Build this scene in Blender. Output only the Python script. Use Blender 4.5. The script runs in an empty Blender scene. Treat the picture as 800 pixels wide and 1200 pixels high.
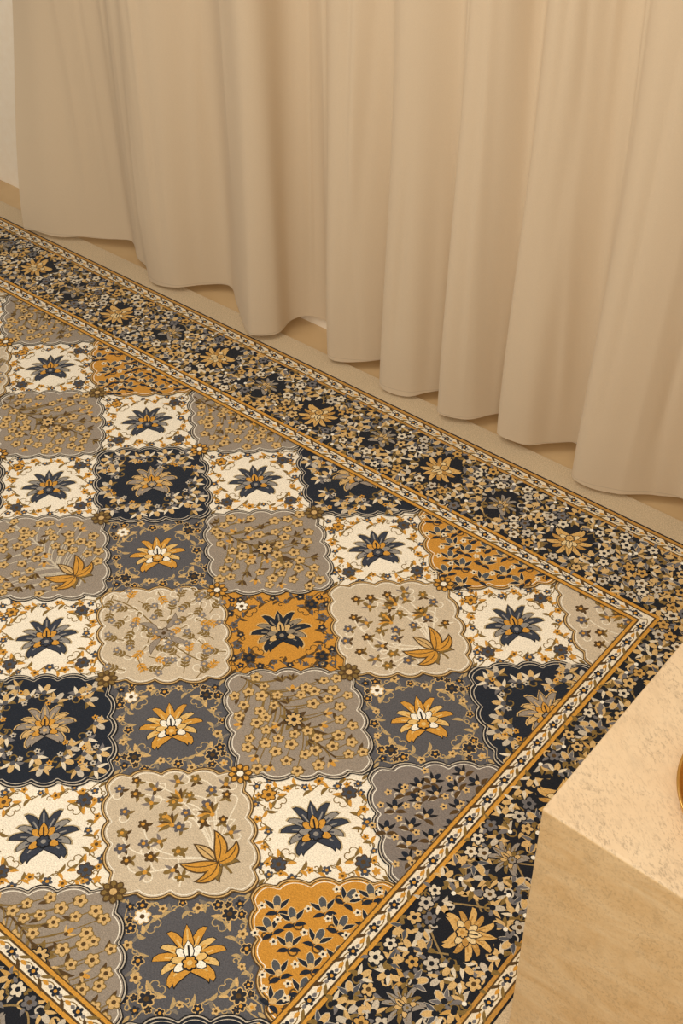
import bpy, math, cmath, random
import numpy as np
from mathutils import Vector, Euler
S=0.37
A=0.8707
FPX=1485.7; CAM=(1.9467,-4.8018,5.3199); ROT=(0.8383,0.0139,0.6934)
scene=bpy.context.scene
scene.view_settings.view_transform='Standard'
COL=scene.collection

def lin(c):
    o=[]
    for v in c[:3]:
        v=max(0,min(255,v))/255.
        o.append(v/12.92 if v<=.04045 else ((v+.055)/1.055)**2.4)
    return (*o,1.)

def new_obj(name,verts,faces,mat=None,smooth=False,parent=None,scale=S):
    me=bpy.data.meshes.new(name)
    me.from_pydata([(v[0]*scale,v[1]*scale,v[2]*scale) for v in verts],[],faces)
    me.update()
    if smooth:
        me.polygons.foreach_set('use_smooth',[True]*len(me.polygons))
    ob=bpy.data.objects.new(name,me)
    COL.objects.link(ob)
    if mat: me.materials.append(mat)
    if parent: ob.parent=parent
    return ob

# ------------------------------------------------------------------ materials
def nodes(name):
    m=bpy.data.materials.new(name); m.use_nodes=True
    nt=m.node_tree; b=nt.nodes['Principled BSDF']
    return m,nt,b
def N(nt,t,**k):
    n=nt.nodes.new(t)
    for a,v in k.items(): setattr(n,a,v)
    return n
def ramp(nt,stops):
    r=nt.nodes.new('ShaderNodeValToRGB'); e=r.color_ramp.elements
    e[0].position=stops[0][0]; e[0].color=lin(stops[0][1])
    e[1].position=stops[-1][0]; e[1].color=lin(stops[-1][1])
    for p,c in stops[1:-1]:
        x=e.new(p); x.color=lin(c)
    return r
def objcoord(nt,scale,rot=(0,0,0)):
    tc=nt.nodes.new('ShaderNodeTexCoord'); r0=nt.nodes.new('ShaderNodeMapping'); r0.inputs['Rotation'].default_value=rot
    mp=nt.nodes.new('ShaderNodeMapping'); mp.inputs['Scale'].default_value=scale
    nt.links.new(tc.outputs['Object'],r0.inputs['Vector']); nt.links.new(r0.outputs[0],mp.inputs['Vector'])
    return mp.outputs['Vector']
def noise(nt,v,sc,det=2,rough=.5,dist=0):
    n=N(nt,'ShaderNodeTexNoise'); n.inputs['Scale'].default_value=sc; n.inputs['Detail'].default_value=det
    n.inputs['Roughness'].default_value=rough; n.inputs['Distortion'].default_value=dist; nt.links.new(v,n.inputs['Vector']); return n.outputs['Fac']
def mrange(nt,f,a,b,c,d):
    m=N(nt,'ShaderNodeMapRange')
    for k,x in zip(('From Min','From Max','To Min','To Max'),(a,b,c,d)): m.inputs[k].default_value=x
    nt.links.new(f,m.inputs['Value']); return m.outputs[0]
def mul(nt,a,b):
    m=N(nt,'ShaderNodeMath',operation='MULTIPLY'); nt.links.new(a,m.inputs[0]); nt.links.new(b,m.inputs[1]); return m.outputs[0]
def vscale(nt,c,f):
    vm=N(nt,'ShaderNodeVectorMath',operation='SCALE'); nt.links.new(c,vm.inputs[0]); nt.links.new(f,vm.inputs['Scale']); return vm.outputs[0]
def bump(nt,b,h,st,d):
    bp=N(nt,'ShaderNodeBump'); bp.inputs['Strength'].default_value=st; bp.inputs['Distance'].default_value=d
    nt.links.new(h,bp.inputs['Height']); nt.links.new(bp.outputs[0],b.inputs['Normal'])

def mat_rug():
    m,nt,b=nodes('woven_rug_pile'); L=nt.links.new
    at=N(nt,'ShaderNodeAttribute',attribute_name='Col')
    v=objcoord(nt,(1,1,1))
    n1=noise(nt,v,420,2)
    n2=noise(nt,objcoord(nt,(1,3.2,1)),260,2)
    f=mul(nt,mul(nt,mrange(nt,n1,.3,.7,.8,1.16),mrange(nt,n2,.3,.7,.84,1.12)),mrange(nt,noise(nt,v,6),0,1,.94,1.1))
    L(vscale(nt,at.outputs['Color'],f),b.inputs['Base Color'])
    b.inputs['Roughness'].default_value=.9; b.inputs['Specular IOR Level'].default_value=.12
    b.inputs['Sheen Weight'].default_value=.1
    bump(nt,b,n1,.6,.002)
    return m
def mat_curtain():
    m,nt,b=nodes('beige_voile'); L=nt.links.new
    v=objcoord(nt,(1,1,1))
    n2=noise(nt,v,900)
    r=ramp(nt,[(.3,(227,210,185)),(.7,(233,217,193))]); L(n2,r.inputs[0])
    tc=nt.nodes.new('ShaderNodeTexCoord'); sx=N(nt,'ShaderNodeSeparateXYZ'); L(tc.outputs['Object'],sx.inputs[0])
    ab=N(nt,'ShaderNodeMath',operation='SUBTRACT'); L(sx.outputs['Z'],ab.inputs[0]); ab.inputs[1].default_value=.036
    a2=N(nt,'ShaderNodeMath',operation='ABSOLUTE'); L(ab.outputs[0],a2.inputs[0])
    f=mrange(nt,a2.outputs[0],.0006,.0016,.87,1)
    c=vscale(nt,r.outputs[0],f)
    L(c,b.inputs['Base Color'])
    b.inputs['Roughness'].default_value=.95; b.inputs['Specular IOR Level'].default_value=.05
    b.inputs['Sheen Weight'].default_value=.1
    bump(nt,b,n2,.06,.002)
    tr=N(nt,'ShaderNodeBsdfTranslucent'); L(c,tr.inputs['Color'])
    ms=N(nt,'ShaderNodeMixShader'); ms.inputs[0].default_value=.3
    L(b.outputs[0],ms.inputs[1]); L(tr.outputs[0],ms.inputs[2]); L(ms.outputs[0],nt.nodes['Material Output'].inputs['Surface'])
    return m
def mat_wall():
    m,nt,b=nodes('cream_plaster'); L=nt.links.new
    r=ramp(nt,[(.3,(252,240,222)),(.7,(255,245,229))]); L(noise(nt,objcoord(nt,(1,1,1)),40),r.inputs[0]); L(r.outputs[0],b.inputs['Base Color'])
    b.inputs['Roughness'].default_value=.9
    return m
def mat_floor():
    m,nt,b=nodes('limestone_tiles'); L=nt.links.new
    v=objcoord(nt,(1,1,1))
    r=ramp(nt,[(.3,(190,160,118)),(.7,(203,175,134))]); L(noise(nt,v,6,4),r.inputs[0])
    br=N(nt,'ShaderNodeTexBrick'); br.offset=0; br.inputs['Scale'].default_value=1; br.inputs['Mortar Size'].default_value=.0015
    br.inputs['Brick Width'].default_value=.9; br.inputs['Row Height'].default_value=.9
    br.inputs['Mortar'].default_value=lin((182,153,115)); L(v,br.inputs['Vector'])
    L(r.outputs[0],br.inputs['Color1']); L(r.outputs[0],br.inputs['Color2'])
    L(br.outputs['Color'],b.inputs['Base Color']); b.inputs['Roughness'].default_value=.4
    return m
def mat_trav():
    m,nt,b=nodes('travertine'); L=nt.links.new
    v=objcoord(nt,(1.1,1.1,3.2),(.06,.2,0))
    r=ramp(nt,[(.25,(210,174,122)),(.42,(224,191,143)),(.58,(231,202,158)),(.78,(239,216,178))]); L(noise(nt,v,6,9,.66,1.4),r.inputs[0])
    p=mrange(nt,noise(nt,objcoord(nt,(1,2.4,1.3),(0,0,.6)),150,4,.65),.38,.47,.72,1)
    p2=mrange(nt,noise(nt,objcoord(nt,(1,1,1.8),(.06,.14,0)),60,6,.65,.8),.36,.46,.86,1)
    p3=mrange(nt,noise(nt,objcoord(nt,(1.5,5,1.5),(0,0,.6)),14,6,.65,.5),.36,.5,.92,1)
    f=mul(nt,p,p2)
    mk=mrange(nt,noise(nt,objcoord(nt,(1,1,1)),16,4),.38,.56,.15,1)
    gm=N(nt,'ShaderNodeNewGeometry'); sx=N(nt,'ShaderNodeSeparateXYZ'); L(gm.outputs['Normal'],sx.inputs[0])
    up=mrange(nt,sx.outputs['Z'],.3,.8,.6,1)
    mx=N(nt,'ShaderNodeMix',data_type='FLOAT'); L(mul(nt,mk,up),mx.inputs[0]); mx.inputs[2].default_value=1; L(f,mx.inputs[3])
    cm=N(nt,'ShaderNodeMix',data_type='RGBA'); L(mrange(nt,sx.outputs['Z'],.3,.8,0,.6),cm.inputs[0]); L(r.outputs[0],cm.inputs[6]); cm.inputs[7].default_value=lin((216,194,168))
    L(vscale(nt,cm.outputs[2],mul(nt,mx.outputs[0],p3)),b.inputs['Base Color']); b.inputs['Roughness'].default_value=.55
    bump(nt,b,f,.4,.002)
    return m
def mat_brass():
    m,nt,b=nodes('polished_brass'); L=nt.links.new
    r=ramp(nt,[(.3,(206,158,84)),(.7,(226,184,112))]); L(noise(nt,objcoord(nt,(1,1,1)),30),r.inputs[0]); L(r.outputs[0],b.inputs['Base Color'])
    b.inputs['Metallic'].default_value=1; b.inputs['Roughness'].default_value=.3
    return m

# ------------------------------------------------------------------ rug pattern builder
V=[];F=[];C=[]
LZ=0.00025; Z0=0.020
def P(pts,c,L):
    i=len(V); z=Z0+L*LZ+(len(F)%61)*LZ*.014
    ar=0
    for k in range(len(pts)):
        p,q=pts[k-1],pts[k]; ar+=p.real*q.imag-q.real*p.imag
    if ar<0: pts=pts[::-1]
    for p in pts: V.append((p.real,p.imag,z))
    F.append(tuple(range(i,i+len(pts)))); C.append(c)
def e(a): return cmath.exp(1j*a)
NAVY=(36,42,54);DARK=(30,31,36);SLATE=(90,90,96);GREY=(152,141,130);BEIGE=(204,189,166);CREAM=(244,236,220)
MUST=(202,145,60);TAN=(210,176,120);BROWN=(88,67,40);OLIVE=(130,106,60);GOLD=(208,152,64);WHITE=(246,241,228);LG=(198,188,172);MG=(118,115,117)
rnd=random.Random(7)
LEAF=[(0,0),(.18,.3),(.45,.5),(.75,.34),(1,0),(.75,-.34),(.45,-.5),(.18,-.3)]
ROUND=[(0,.08),(.3,.38),(.6,.5),(.86,.38),(1,0),(.86,-.38),(.6,-.5),(.3,-.38),(0,-.08)]
CL=[(0,0),(.2,.3),(.45,.55),(.7,.62),(1,.55),(.8,.25),(.55,-.02),(.25,-.16)]
CR=[(x,-y) for x,y in CL]
HL=[(0,.12),(.28,.4),(.55,.58),(.8,.8),(1.04,1.0),(1.04,.55),(.9,.1),(.64,-.22),(.34,-.28),(0,-.12)]
HR=[(x,-y) for x,y in HL]
def pet(o,a,l,w,c,L,k=LEAF,ol=None,ow=.006):
    r=e(a)
    if ol:
        pts=[r*complex(x*l,y*w) for x,y in k]; ce=sum(pts)/len(pts)
        P([o+ce+(p-ce)*(1+ow/max(abs(p-ce),.006)) for p in pts],ol,L-1)
    P([o+r*complex(x*l,y*w) for x,y in k],c,L)
def arcleaf(o,a,l,w,bend,c,L,ol=None,ow=.006,vein=None):
    n=9; pts=[o]; b=a-bend/2
    for i in range(n): pts.append(pts[-1]+l/n*e(b)); b+=bend/n
    def side(sg,ww,ext):
        out=[]
        for i,p in enumerate(pts):
            d=pts[min(i+1,n)]-pts[max(i-1,0)]; d/=abs(d); t=i/n
            out.append(p+sg*1j*d*(ww*.5*math.sin(math.pi*t**.85)+ext))
        return out
    if ol: P(side(-1,w,ow)+[pts[-1]+ow*2*e(b)]+side(1,w,ow)[::-1],ol,L-1)
    P(side(-1,w,0)[:-1]+[pts[-1]]+side(1,w,0)[-2:0:-1],c,L)
    if vein: strip(pts[:-1],.005,vein,L+1)
def disc(o,r,c,L,n=10,rot=0):
    P([o+r*e(rot+2*math.pi*i/n) for i in range(n)],c,L)
def lobed(o,r,n,c,L,d=.34,rot=0,m=4):
    k=n*m
    P([o+r*(1-d+d*abs(math.cos(math.pi*i/m)))*e(rot+2*math.pi*i/k) for i in range(k)],c,L)
def flower(o,r,n,cp,cc,L,rot=0,ol=None,ow=.006):
    if ol: lobed(o,r+ow,n,ol,L,rot=rot,d=.25)
    lobed(o,r,n,cp,L+1,rot=rot,d=.4); disc(o,r*.34,cc,L+2,7)
def bez(p,n=8):
    out=[]
    for i in range(n+1):
        t=i/n
        q=list(p)
        while len(q)>1: q=[q[j]*(1-t)+q[j+1]*t for j in range(len(q)-1)]
        out.append(q[0])
    return out
def strip(q,w,c,L):
    for i in range(len(q)-1):
        d=q[i+1]-q[i]
        if abs(d)<1e-9: continue
        d/=abs(d); s=d*1j*w/2
        P([q[i]-s-d*w*.2,q[i+1]-s+d*w*.2,q[i+1]+s+d*w*.2,q[i]+s-d*w*.2],c,L)
def stem(p,w,c,L,n=8):
    q=bez(p,n); strip(q,w,c,L); return q
def curl(o,a,s,w,c,L,sg=1):
    q=[o]; b=a
    for i in range(9):
        q.append(q[-1]+s*.2*(1-.075*i)*e(b)); b+=sg*.55
    strip(q,w,c,L); disc(q[-1],w*.9,c,L,6)
def tulip(o,a,s,c1,c2,c3,L,ol=None,ow=.006):
    for sg in (-1,1): pet(o,a+sg*.55,s*.9,s*.42,c1,L+1,CL if sg>0 else CR,ol=ol,ow=ow)
    pet(o,a,s*.9,s*.4,c2,L+2,ROUND,ol=ol,ow=ow)
    disc(o+s*.12*e(a),s*.2,c3,L+3,6)
def sprig(o,a,s,cs,cl,L,n=3):
    b=(rnd.random()-.5)*.8
    q=stem([o,o+s*.5*e(a+b*.5),o+s*e(a+b)],.006,cs,L,5)
    for i in range(1,n+1):
        p=q[min(i+1,5)]
        for sg in (-1,1): pet(p,a+b+sg*.8,s*.34,s*.15,cl,L+1)
def lotus(o,a,s,c1,c2,c3,ol,L,halo=None,edge=None):
    """open lotus palmette: outlined petals curling outward, side leaves; layers L..L+12"""
    if halo: lobed(o+.05*s*e(a),s*1.2,13,halo,L,d=.14,rot=a)
    for sg in (-1,1):
        for k,t in enumerate((.42,.86,1.30,1.78,2.28)):
            l=s*(1.12,.94,1.08,.86,.98)[k]; w=s*(.3,.27,.31,.27,.32)[k]
            cc=c1 if k%2==0 else c3
            if edge: pet(o+.12*s*e(a+sg*t),a+sg*(t-.13),l*.88,w,edge,L+1,HL if sg>0 else HR,ol=edge,ow=s*.08)
            pet(o+.12*s*e(a+sg*t),a+sg*(t-.13),l*.86,w,cc,L+3,HL if sg>0 else HR,ol=ol,ow=s*.034)
            strip([o+.3*s*e(a+sg*t),o+.7*l*e(a+sg*(t+.03))],s*.055,c3 if k%2==0 else c1,L+4)
    if edge: pet(o,a,s*1.18,s*.34,edge,L+2,LEAF,ol=edge,ow=s*.08)
    pet(o,a,s*1.18,s*.34,c1,L+4,LEAF,ol=ol,ow=s*.04)
    strip([o+.3*s*e(a),o+1.0*s*e(a)],s*.055,c3,L+5)
    for t in (-2.1,-1.4,-.7,.7,1.4,2.1):
        pet(o-.03*s*e(a),a+t,s*.56,s*.25,c2 if abs(t)!=1.4 else c3,L+6,ROUND,ol=ol,ow=s*.035)
    pet(o-.05*s*e(a),a,s*.68,s*.3,c2,L+8,LEAF,ol=ol,ow=s*.035)
    strip([o+.1*s*e(a),o+.45*s*e(a)],s*.06,ol,L+9)
    lobed(o-.12*s*e(a),s*.27,7,ol,L+10,d=.2); lobed(o-.12*s*e(a),s*.22,7,c1,L+11,d=.3)
    disc(o-.12*s*e(a),s*.09,c3,L+12,8)
    for sg in (-1,1): arcleaf(o-.4*s*e(a),a+math.pi+sg*.8,s*.75,s*.24,-sg*1.6,c1,L+3,ol=ol,ow=s*.035)

PP=1.12;RR=.534
def big_outline(k,cl=.496,n=240):
    out=[]
    for i in range(n):
        t=2*math.pi*i/n; c,s=math.cos(t),math.sin(t)
        r=RR/((abs(c)**PP+abs(s)**PP)**(1/PP))
        r=min(r,cl/max(abs(c),abs(s)))
        r*=1-.085*(1-abs(math.cos(8*t))**.75)
        r=r-k
        out.append(complex(r*c,r*s*A))
    return out
def inside(p,k=.06):
    x,y=abs(p.real),abs(p.imag)/A
    r=math.hypot(x,y)
    if r<1e-6: return True
    c,s=x/r,y/r
    R=RR/((c**PP+s**PP)**(1/PP)); R=min(R,.49/max(c,s))
    return r<R-k
def scatter(sp,k,excl=None,jt=.2):
    pts=[]
    ny=int(1/sp)+2
    for j in range(-ny,ny+1):
        for i in range(-ny,ny+1):
            p=complex((i+.5*(j%2))*sp,j*sp*.87)+complex(rnd.uniform(-1,1),rnd.uniform(-1,1))*sp*jt
            if inside(p,k) and not (excl and excl(p)): pts.append(p)
    return pts
L0=18
UP=math.radians(139)
def big(o,kind):
    gr={'navy':NAVY,'grey':GREY,'greyl':GREY,'greyn':(130,122,118),'beige':BEIGE,'sprig':BEIGE,'mustard':MUST}[kind]
    light=kind in('beige','sprig','mustard')
    P([o+p for p in big_outline(-.004)],BROWN if light else DARK,L0)
    P([o+p for p in big_outline(.004)],LG if not light else TAN,L0+1)
    P([o+p for p in big_outline(.011)],BROWN if light else DARK,L0+2)
    P([o+p for p in big_outline(.017)],gr,L0+3)
    P([o+p for p in big_outline(.025)],WHITE if kind!='navy' else LG,L0+4)
    P([o+p for p in big_outline(.030)],gr,L0+5)
    M=L0+6
    if kind=='navy':
        lotus(o,UP,.135,GREY,GOLD,TAN,DARK,M+2,edge=TAN)
        for p in scatter(.102,.07,lambda p:abs(p)<.2):
            a=cmath.phase(p)
            q=o+p; j=rnd.random(); b=a+rnd.uniform(-.8,.8)
            curl(q-.02*e(b),b+2.4,.08,.007,OLIVE if j<.5 else LG,M,1 if j<.5 else -1)
            tulip(q-.025*e(b),b,.082,(228,217,196) if j<.55 else TAN,TAN if j<.55 else LG,SLATE,M+1)
            arcleaf(q-.02*e(b),b+1.8,.065,.024,1.2,TAN if j>.5 else MG,M+1); arcleaf(q-.02*e(b),b-1.8,.065,.022,-1.2,OLIVE,M+1)
            flower(q+.055*e(b+2.6),.018,5,LG if j<.6 else GOLD,NAVY,M+1)
    elif kind in('grey','greyl'):
        g=kind=='grey'
        sc=BROWN if g else (206,196,176)
        bd=rnd.choice((-1,1))*.05
        trunk=lambda x: complex(x,bd*math.sin(x*5))
        tx_=[trunk(-.44+.03*i) for i in range(26 if g else 20)]
        strip([o+p for p in tx_ ],.010,BROWN if g else sc,M)
        ctr=complex(-.02,.0)
        ex=(lambda p:abs(p-ctr)<.085) if g else (lambda p:(p.real>.08 and abs(p.imag)<.12))
        for p in scatter(.086,.062,ex,.22):
            q=o+p; a=cmath.phase(p-ctr+.001)
            sgn=-1 if g else 1
            rx=max(-.4,min(.34,p.real+sgn*(.05+abs(p.imag)*.45)))
            st=o+trunk(rx)
            stem([st,(st+q)/2+complex(-sgn*.04,0),q+complex(sgn*.02,0),q],.006,OLIVE if g else sc,M,7)
            j=rnd.random()
            if j<.78:
                flower(q,rnd.uniform(.027,.036),5,TAN,BROWN,M+2,rot=rnd.random()*6,ol=OLIVE,ow=.004)
                if rnd.random()<.7: arcleaf(q-.03*e(a),a+rnd.uniform(1,2),.055,.02,1.,BROWN,M+1)
            elif j<.9: tulip(q-.02*e(a),a,.056,TAN,GOLD,BROWN,M+1)
            else:
                for k in range(4): arcleaf(q-.02*e(a),a+(k-1.5)*.6,.055,.018,(k-1.5)*.5,BROWN if k%2 else OLIVE,M+1)
        if g:
            for i in range(9): pet(o+ctr,2*math.pi*i/9,.085,.034,OLIVE if i%2 else BROWN,M+1)
            flower(o+ctr,.046,8,TAN,DARK,M+3,ol=DARK)
            arcleaf(o+ctr+.08,.4,.13,.035,.9,BROWN,M+1); arcleaf(o+ctr+.08,-.4,.11,.03,-.9,OLIVE,M+1)
        else: lily(o+complex(.19,-.01),M+4)
    elif kind=='beige':
        root=complex(.24,0); sc=(236,227,208)
        tips=[p for p in scatter(.106,.072,lambda p:(p.real>.09 and abs(p.imag)<.11),.25)]
        for i,p in enumerate(tips):
            q=o+p; s=1 if p.imag>0 else -1
            if i%2: stem([o+root,o+root*.3+p*.3+.16j*s,q+complex(.1,.08*s),q],.007,sc,M,10)
            else: curl(q,cmath.phase(p-root)+math.pi,.1,.007,sc,M,s)
        for i,p in enumerate(tips):
            q=o+p; a=cmath.phase(p-root)
            c=[(96,92,96),BROWN,(128,120,118),OLIVE][i%4]
            if i%4==2: tulip(q-.02*e(a),a,.062,c,OLIVE,GOLD,M+1)
            else: flower(q,rnd.uniform(.026,.033),5,c,GOLD,M+2,rot=rnd.random()*6)
            for sg in (-1,1): arcleaf(q-.012*e(a),a+math.pi+sg*.9,.045,.018,sg*.9,OLIVE if i%3 else BROWN,M+1)
        for p in (complex(-.05,.0),complex(-.12,.13),complex(.06,.17)):
            for k in range(7): arcleaf(o+p,math.pi+(k-3)*.42,.078,.022,(k-3)*.2,[OLIVE,BROWN,GOLD][k%3],M+3,ol=BEIGE,ow=.002)
            disc(o+p,.013,GOLD,M+5,6)
        lily(o+complex(.2,-.01),M+5)
    elif kind=='sprig':
        stem([o-.42,o-.2+.1j,o+.1-.1j,o+.36],.008,OLIVE,M,12)
        for p in scatter(.1,.07):
            a=rnd.random()*6.28
            curl(o+p,a+2,.09,.006,(236,227,208),M,1 if a>3 else -1)
            sprig(o+p-.05*e(a),a,.105,OLIVE,GOLD if rnd.random()<.35 else OLIVE,M,3)
            if rnd.random()<.7: flower(o+p+.055*e(a),.025,5,(132,126,124),TAN,M+2,rot=a)
        for a in (.3,2.0,3.4,5.1): arcleaf(o+.04*e(a),a,.13,.035,1.0,GREY,M+2,ol=BROWN,ow=.003)
        flower(o,.04,6,GREY,BROWN,M+3,ol=BROWN)
    elif kind in('mustard','greyn'):
        k=kind=='mustard'
        for p in scatter(.128 if k else .108,.07):
            q=o+p; a=UP+rnd.uniform(-.9,.9)
            curl(q-.03*e(a),a+2.8,.08,.008,BROWN if k else LG,M,1 if rnd.random()<.5 else -1)
            tulip(q-.03*e(a),a,.088 if k else .068,NAVY if k else DARK,(84,88,94) if k else NAVY,TAN,M+1,ol=(226,200,152) if k else None,ow=.004)
            for sg in (-1,1): arcleaf(q-.05*e(a),a+sg*1.7,.06,.024,sg*1.1,NAVY if k else BROWN,M+1)
            flower(q+.07*e(a+1.6),.021,5,(232,218,190) if k else TAN,NAVY,M+2)
def lily(o,M):
    root=o+complex(.10,0)
    stem([root+.06,root+.02j,o+.02],.012,OLIVE,M,5)
    for a,l,w,b in ((1.7,.15,.05,1.4),(-1.7,.15,.05,-1.4),(2.45,.18,.054,.9),(-2.45,.18,.054,-.9)):
        arcleaf(root-.03,a,l,w,b,GOLD,M+1,ol=BROWN,ow=.008,vein=BROWN)
    for a,b in ((.9,-1.4),(-.9,1.4)): arcleaf(root,a,.09,.032,b,OLIVE,M+1,ol=BROWN,ow=.004)
    arcleaf(root-.05,math.pi,.13,.045,.3,TAN,M+3,ol=BROWN,ow=.008,vein=BROWN)
def small(o,kind):
    gr={'cream':CREAM,'slate':SLATE,'mustard':MUST}[kind]
    h=A*.5
    P([o+.5,o+h*1j,o-.5,o-h*1j],gr,0)
    if kind=='cream': pal=((58,64,78),GOLD,(146,142,138),DARK); vc=OLIVE; fa,fb=(72,77,88),GOLD; ed=(186,168,134)
    elif kind=='slate': pal=(GOLD,WHITE,(224,188,120),DARK); vc=(186,160,114); fa,fb=(44,46,54),TAN; ed=None
    else: pal=(NAVY,TAN,(146,134,116),DARK); vc=BROWN; fa,fb=NAVY,SLATE; ed=TAN
    lotus(o-.02*e(UP),UP,.148,pal[0],pal[1],pal[2],pal[3],1,edge=ed)
    ol=TAN if kind=='slate' else (BROWN if kind=='mustard' else None)
    for k in range(4):
        ax=[1,1j*A,-1,-1j*A][k]; bx=[1j*A,-1,-1j*A,1][k]
        p0=o+ax*.43; p3=o+bx*.43; mid=o+(ax+bx)*.165
        q=bez([p0,mid+(ax-bx)*.03,mid-(ax-bx)*.03,p3],24)
        nrm=[(q[min(i+1,24)]-q[max(i-1,0)]) for i in range(25)]
        ph=rnd.random()*6
        q=[p+1j*n/abs(n)*.022*math.sin(i*1.05+ph) for i,(p,n) in enumerate(zip(q,nrm))]
        strip(q,.006,vc,1)
        for i,pp in enumerate(q):
            if i<2 or i>22: continue
            a=cmath.phase(nrm[i])+rnd.uniform(-.4,.4); sg=1 if (i//2)%2 else -1
            if i%4==1:
                flower(pp+rnd.uniform(.004,.02)*sg*e(a+1.57),rnd.uniform(.019,.03),5,fa if (i//4)%2 else fb,(GOLD if kind!='mustard' else TAN) if (i//4)%2 else BROWN,4,rot=i,ol=ol if (i//4)%2 else None,ow=.004)
            elif i%4==3:
                arcleaf(pp,a+sg*1.0,rnd.uniform(.045,.07),.02,sg*1.2,vc,2)
                arcleaf(pp,a-sg*1.1,.05,.018,-sg*1.2,fb if kind!='slate' else (128,120,110),2)
            elif i%4==2: curl(pp,a-sg*.8,.045,.005,vc,2,sg)
        flower(o+ax*.305,.038,6,(GOLD if kind=='cream' else WHITE) if k==2 else fa,BROWN,6,ol=ol or BROWN)
        flower(o+ax*.385,.023,5,fa if k!=0 else fb,GOLD,5)
        pet(o+ax*.42,cmath.phase(ax),.045,.02,vc,3)
        for sg in (-1,1):
            curl(o+ax*.255,cmath.phase(ax)+sg*1.5,.085,.005,vc,1,sg)
            arcleaf(o+ax*.25,cmath.phase(ax)+sg*1.9,.065,.02,sg,vc,2)
            arcleaf(o+ax*.275+.03*1j*sg*ax/abs(ax),cmath.phase(ax)+sg*2.3,.05,.018,-sg,fb if kind!='slate' else TAN,2)
            flower(o+ax*.34+rnd.uniform(.035,.055)*1j*sg*ax/abs(ax),.019,5,fb if kind!='slate' else fa,BROWN,4,ol=ol,ow=.003)

XL=-8.0; YB=-4*A
bigs={(0,0):'beige',(-1,0):'mustard',(-2,0):'navy',(-3,0):'grey',(-4,0):'mustard',(-5,0):'grey',(-6,0):'sprig',
(0,1):'navy',(-1,1):'beige',(-2,1):'grey',(-3,1):'navy',(-4,1):'grey',(-5,1):'sprig',
(0,2):'greyn',(-1,2):'grey',(-2,2):'sprig',(-3,2):'greyl',(-4,2):'navy',(-5,2):'grey',
(0,3):'mustard',(-1,3):'beige',(-2,3):'navy',(-3,3):'grey',(-4,3):'sprig',
(0,4):'navy',(-1,4):'grey',(-2,4):'mustard',(-3,4):'beige'}
cyc=['grey','beige','navy','greyl','sprig','mustard']
smalls={(-.5,1.5):'slate',(-1.5,1.5):'mustard',(-2.5,1.5):'slate',(-3.5,1.5):'cream',(-.5,2.5):'cream',(-1.5,2.5):'slate',(-2.5,2.5):'cream',
(-.5,3.5):'slate',(-1.5,3.5):'cream'}
for j in range(5):
    for i in range(-8,1):
        big(complex(i,-j*A),bigs.get((i,j),cyc[(i*2+j*3)%6]))
for j in range(4):
    for i in range(-8,0):
        k=(i+.5,j+.5)
        small(complex(i+.5,-(j+.5)*A),smalls.get(k,'cream' if j==0 else ['slate','cream','mustard'][(i+j)%3]))
LR=40
for j in range(4):
    for i in range(-7,0):
        o=complex(i,-(j+.5)*A)
        flower(o,.058,8,GOLD if (i+j)%2 else OLIVE,NAVY,LR,ol=BROWN)
        for k in range(8): pet(o,k*.785+.39,.046,.02,BROWN,LR+3)
        disc(o,.018,WHITE if (i+j)%2 else TAN,LR+4,8)

# border
LB=45
def ring(d0,d1,c,L):
    a=[complex(XL-d0,YB-d0),complex(d0,YB-d0),complex(d0,d0),complex(XL-d0,d0)]
    b=[complex(XL-d1,YB-d1),complex(d1,YB-d1),complex(d1,d1),complex(XL-d1,d1)]
    for k in range(4):
        P([a[k],b[k],b[(k+1)%4],a[(k+1)%4]],c,L)
RIM=.92; RIMC=(196,176,146)
BG=(31,34,42)
OG=(186,138,68)
for d0,d1,c in ((0,.006,BROWN),(.006,.024,GOLD),(.024,.034,BROWN),(.034,.092,(238,228,208)),(.092,.102,BROWN),(.102,.122,GOLD),(.122,.132,DARK),(.132,.618,BG),
                (.618,.636,OG),(.636,.644,BROWN),(.644,.702,(230,216,190)),(.702,.711,BROWN),(.711,.731,OG),(.731,.742,DARK),(.742,RIM,RIMC)):
    ring(d0,d1,c,LB)
def along(d):
    x0,x1,y0,y1=XL-d,d,YB-d,d
    return [(complex(x1,y1),-1+0j,x1-x0),(complex(x1,y1),-1j,y1-y0),(complex(x0,y1),-1j,y1-y0),(complex(x0,y0),1+0j,x1-x0)]
def guard(dc,per,s=1.):
    for (o,d,ln) in along(dc):
        n=int(ln/per); a=cmath.phase(d)
        pts=[o+d*(i*ln/n/6)+1j*d*.018*math.sin(i*math.pi/6) for i in range(6*n)]
        strip(pts,.005,OLIVE,LB+1)
        for i in range(1,n):
            p=o+d*(i*ln/n)
            if i%2:
                flower(p,.027*s,5,NAVY,GOLD,LB+1,rot=a)
                for sg in (-1,1): pet(p+sg*.022*s*d,a if sg>0 else a+math.pi,.026*s,.02*s,MG,LB+1)
            else:
                for sg in (-1,1):
                    pet(p-.034*s*d+.004j*sg*d,a+sg*.36,.07*s,.03*s,OLIVE if sg>0 else BROWN,LB+2,CL if sg>0 else CR)
                pet(p-.01*d,a,.04*s,.02*s,GOLD,LB+3)
guard(.063,.074,.98); guard(.673,.07,.9)
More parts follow.
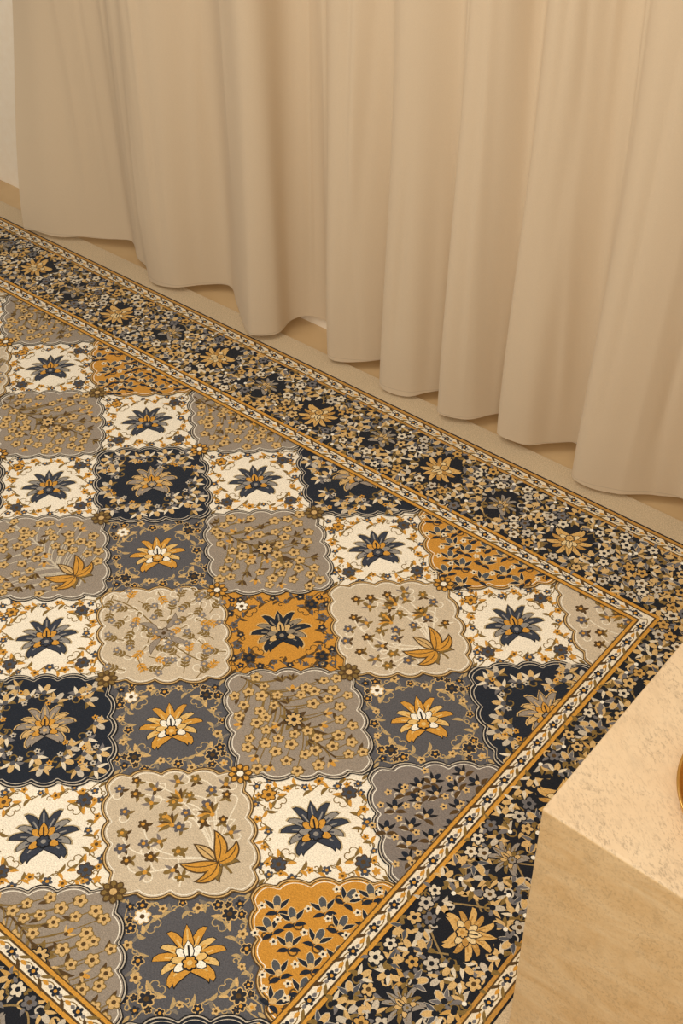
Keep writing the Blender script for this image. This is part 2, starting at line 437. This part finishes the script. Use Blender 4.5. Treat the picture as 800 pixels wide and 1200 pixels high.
def main_side(o,d,ln,first,per):
    n_=d*1j
    a=cmath.phase(d)
    cs=[]
    k=0
    while True:
        t=first+k*per/2
        if t>ln+.3: break
        if t>0.05: cs.append((t,k%2,.03*(-1)**(k//2)))
        k+=1
    for ph in (0,math.pi):
        pts=[]
        m=int(ln/.02)
        for i in range(m):
            t=i*.02
            pts.append(o+d*t+n_*.17*math.sin(t*2*math.pi/per*1.5+ph))
        strip(pts,.009,(150,126,84),LB+1)
    sp=.09
    for j in range(-3,4):
        m=int((ln+.5)/sp)
        for i in range(m):
            t=(i+.5*(j%2))*sp+rnd.uniform(-.012,.012)-.2
            off=j*.069+rnd.uniform(-.009,.009)
            if any(math.hypot(t-c,off-oo)<(.145 if kd==0 else .115) for c,kd,oo in cs): continue
            p=o+d*t+n_*off
            r=rnd.random(); b=rnd.random()*6.28
            q=rnd.random()
            lt=LG if q<.65 else TAN
            fill=rnd.choice([(110,108,112),TAN,(222,210,188),(84,87,96),(198,156,88),(222,210,188)])
            dk=fill[0]<112
            sg=1 if q<.5 else -1
            curl(p,b+2.2,.085,.008,OLIVE if q<.4 else lt,LB+1,sg)
            if r<.5:
                tulip(p-.026*e(b),b,.078,fill,TAN if fill!=TAN else LG,BG,LB+2,ol=lt if dk else None,ow=.004)
                arcleaf(p-.02*e(b),b+sg*2.2,.062,.024,sg*1.3,OLIVE,LB+2)
                arcleaf(p-.02*e(b),b-sg*2.0,.058,.021,-sg*1.3,MG if q<.5 else lt,LB+2)
            elif r<.82:
                flower(p,rnd.uniform(.031,.04),5,fill if fill[0]!=84 else LG,BG if q<.5 else BROWN,LB+3,rot=b,ol=BG,ow=.006)
                for s in range(3): arcleaf(p+.024*e(b+s*2.1),b+s*2.1,.05,.019,1.,[OLIVE,MG,lt][s],LB+2)
            else:
                for s in range(4): arcleaf(p-.02*e(b),b+(s-1.5)*.75,.07,.024,(s-1.5)*.8,[lt,OLIVE,TAN,MG][s],LB+2)
                disc(p-.02*e(b),.012,WHITE,LB+3,6)
    for kk,(c,kd,oo) in enumerate(cs):
        p=o+d*c+n_*oo
        if kd==0: lotus(p,a+1.57+.5*(-1)**(kk//2),.122,(212,172,106),(228,204,156),(184,140,74),BG,LB+4,halo=BG)
        else: lotus(p,a-1.57,.09,(150,142,134),TAN,OLIVE,BG,LB+4,halo=None)
dm=.373
sides=along(dm)
main_side(*sides[0],first=1.0,per=1.0)
main_side(*sides[1],first=.75,per=.9)
main_side(*sides[2],first=.75,per=.9)
main_side(*sides[3],first=1.0,per=1.0)

zb=0.0; zt=Z0-.001
x0,x1,y0,y1=XL-RIM,RIM,YB-RIM,RIM
bev=.012
loops=[]
for ins,z in [(0,zb+.0005),(0,zt-.006),(bev*.4,zt),(bev*4,zt)]:
    s=len(V)
    V.extend([(x0+ins,y0+ins,z),(x1-ins,y0+ins,z),(x1-ins,y1-ins,z),(x0+ins,y1-ins,z)]); loops.append(s)
for a_,b_ in zip(loops,loops[1:]):
    for k in range(4):
        F.append((a_+k,a_+(k+1)%4,b_+(k+1)%4,b_+k)); C.append(RIMC)
F.append(tuple(loops[-1]+k for k in range(4))); C.append(RIMC)
F.append(tuple(loops[0]+k for k in (3,2,1,0))); C.append(RIMC)

rug=new_obj('area_rug',V,F,mat_rug())
ca=rug.data.color_attributes.new('Col','FLOAT_COLOR','CORNER')
cache={}
arr=[]
for f,c in zip(F,C):
    lc=cache.get(c)
    if lc is None: lc=cache[c]=lin(c)
    arr.extend(lc*len(f))
ca.data.foreach_set('color',arr)
rug['label']='large patterned floral carpet in navy, mustard, grey and cream'; rug['category']='rug'

# ------------------------------------------------------------------ room
def box(name,a,b,mat,bevel=0,parent=None):
    vs=[(x,y,z) for z in (a[2],b[2]) for y in (a[1],b[1]) for x in (a[0],b[0])]
    fs=[(0,2,3,1),(4,5,7,6),(0,1,5,4),(2,6,7,3),(0,4,6,2),(1,3,7,5)]
    ob=new_obj(name,vs,fs,mat,parent=parent)
    if bevel:
        md=ob.modifiers.new('b','BEVEL'); md.width=bevel*S; md.segments=3
    return ob
WY=1.2
fl=box('floor',(-10.5,-8,-.2),(6,WY,0),mat_floor()); fl['kind']='structure'
wl=box('wall_back',(-10.5,WY,-.2),(6,WY+.4,7.2),mat_wall()); wl['kind']='structure'

# ------------------------------------------------------------------ curtain
plan=[(-6.12,.68),(-5.865,.745),(-5.612,.893),(-5.331,1.011),(-5.198,1.048),(-5.035,.94),(-4.9,.90),(-4.72,.79),(-4.496,.819),(-4.34,.99),(-4.159,1.087),(-3.973,.957),
(-3.66,.73),(-3.55,.72),(-3.45,.84),(-3.47,1.02),(-3.38,1.12),(-3.221,1.14),(-3.07,.98),(-2.95,.85),(-2.74,.95),(-2.56,1.08),(-2.48,.82),(-2.267,.846),(-2.152,.958),(-2.03,1.05),(-1.97,.81),
(-1.779,.87),(-1.65,1.01),(-1.56,1.09),(-1.52,.86),(-1.323,.875),(-1.194,1.0),(-1.01,1.1),(-.9,.80),(-.62,.85),(-.42,.98),(-.235,1.04),(-.08,.88),(.15,.84),(.35,.86),(.5,1.0),(.7,.86),(.9,.84),(1.1,1.02),(1.3,.86),(1.5,.84),(1.7,1.0)]
pl=np.array(plan)
def cr(pl,n=14):
    out=[]
    for i in range(len(pl)-1):
        p0=pl[max(i-1,0)];p1=pl[i];p2=pl[i+1];p3=pl[min(i+2,len(pl)-1)]
        for k in range(n):
            t=k/n
            out.append(.5*((2*p1)+(-p0+p2)*t+(2*p0-5*p1+4*p2-p3)*t*t+(-p0+3*p1-3*p2+p3)*t**3))
    out.append(pl[-1]); return np.array(out)
path=cr(pl)
def smooth(p,n):
    for _ in range(n):
        q=p.copy(); q[1:-1]=.25*p[:-2]+.5*p[1:-1]+.25*p[2:]; p=q
    return p
path=smooth(path,1)
top=smooth(path,110)
top[:,1]=.96+(top[:,1]-.91)*.85
fade=np.clip((top[:,0]+6.12)/1.0,0,1)
top[:,1]=top[:,1]*fade+1.02*(1-fade)
top[:,0]+=.05*(1-fade)
s_=np.concatenate([[0],np.cumsum(np.linalg.norm(np.diff(path,axis=0),axis=1))])
depth=np.clip((path[:,1]-.8)/.3,0,1)
NZ=110;ZT=6.9
nc=len(path)
cre=random.Random(23)
creases=[(cre.uniform(.6,s_[-1]),cre.uniform(.03,.08),cre.uniform(-.026,.026),cre.uniform(-.09,.09),cre.uniform(.3,4),cre.uniform(.6,2.4)) for _ in range(120)]
cv=[];cf=[]
for r in range(NZ+1):
    z=.056+(ZT-.056)*(r/NZ)**1.3
    w=min(1,z/2.8); w=w*w*(3-2*w)
    env=.16+.84*min(1,z/.6)
    X=path[:,0]*(1-w)+top[:,0]*w; Y=path[:,1]*(1-w)+top[:,1]*w
    D=.006*np.sin(s_*11+z*.9)+.014*np.sin(s_*2.7+z*.9)
    for (sc,wd,am,sl,zc,zw) in creases:
        u=(s_-sc-sl*z)/wd
        D=D+am*math.exp(-((z-zc)/zw)**2)*np.exp(-np.abs(u)**1.7)
    Y=np.minimum(Y+env*D,WY-.02)
    Z=np.full(nc,z)
    if r<12: Z=Z+(1-r/12)*(.011*np.sin(s_*2.3)+.009*np.sin(s_*7+1)+.005*np.sin(s_*15)+.018+.03*depth)
    for i in range(nc): cv.append((float(X[i]),float(Y[i]),float(Z[i])))
for r in range(NZ):
    for i in range(nc-1):
        a=r*nc+i; cf.append((a,a+1,a+nc+1,a+nc))
cur=new_obj('curtain',cv,cf,mat_curtain(),smooth=True)
cur['label']='floor-length beige curtain of thin fabric hanging in soft folds'; cur['category']='curtain'

# ------------------------------------------------------------------ travertine table
H=1.65
tx,ty=.805,-2.435
TW,TD=2.3,1.75
tbl=box('side_table',(-TW/2,-TD/2,.0),(TW/2,TD/2,H-.036),mat_trav(),.011)
tbl.location=((tx+TW/2)*S,(ty+TD/2)*S,.036*S)
tbl['label']='solid block-shaped beige travertine side table on the rug corner'; tbl['category']='table'

# ------------------------------------------------------------------ brass dish
def lathe(name,prof,mat,n=96):
    vs=[];fs=[]
    for r,z in prof:
        for k in range(n):
            a=2*math.pi*k/n; vs.append((r*math.cos(a),r*math.sin(a),z))
    m=len(prof)
    for j in range(m-1):
        for k in range(n):
            fs.append((j*n+k,j*n+(k+1)%n,(j+1)*n+(k+1)%n,(j+1)*n+k))
    fs.append(tuple(reversed(range(n)))); fs.append(tuple((m-1)*n+k for k in range(n)))
    return new_obj(name,vs,fs,mat,smooth=True)
Mx=np.array(Euler(ROT,'XYZ').to_matrix())
def back(x,y,z=0.):
    d=Mx@np.array([(x-400)/FPX,-(y-600)/FPX,-1.]); t=(z-CAM[2])/d[2]
    return CAM[0]+t*d[0],CAM[1]+t*d[1]
bx,by=back(911,948,H)
de=lathe('dish',[(.22,.001),(.30,.004),(.335,.02),(.350,.07),(.349,.076),(.343,.077),(.339,.072),(.324,.026),(.295,.012),(.02,.010)],mat_brass())
de.location=(bx*S,by*S,H*S)
de['label']='round polished brass dish with a thin raised rim on the table'; de['category']='dish'

# ------------------------------------------------------------------ lights
def area(name,loc_,tgt,size,en,col):
    l=bpy.data.lights.new(name,'AREA'); l.size=size; l.energy=en; l.color=col
    o=bpy.data.objects.new(name,l); COL.objects.link(o); o.location=Vector(loc_)*S
    o.rotation_euler=(Vector(tgt)*S-o.location).to_track_quat('-Z','Y').to_euler()
area('ceiling_light',(-3,-3,6.8),(-1.5,-.2,0),1.6,34,(1,.895,.745))
area('room_light',(1.6,-5.4,5.8),(.3,.2,.4),1.6,29,(1,.88,.71))
w=bpy.data.worlds.new('World'); scene.world=w; w.use_nodes=True
w.node_tree.nodes['Background'].inputs[0].default_value=(1,.91,.77,1); w.node_tree.nodes['Background'].inputs[1].default_value=.36

cam=bpy.data.cameras.new('Camera'); co=bpy.data.objects.new('Camera',cam); COL.objects.link(co)
co.location=Vector(CAM)*S; co.rotation_euler=ROT
cam.sensor_fit='HORIZONTAL'; cam.sensor_width=36; cam.lens=36*FPX/800; cam.clip_start=.05
scene.camera=co
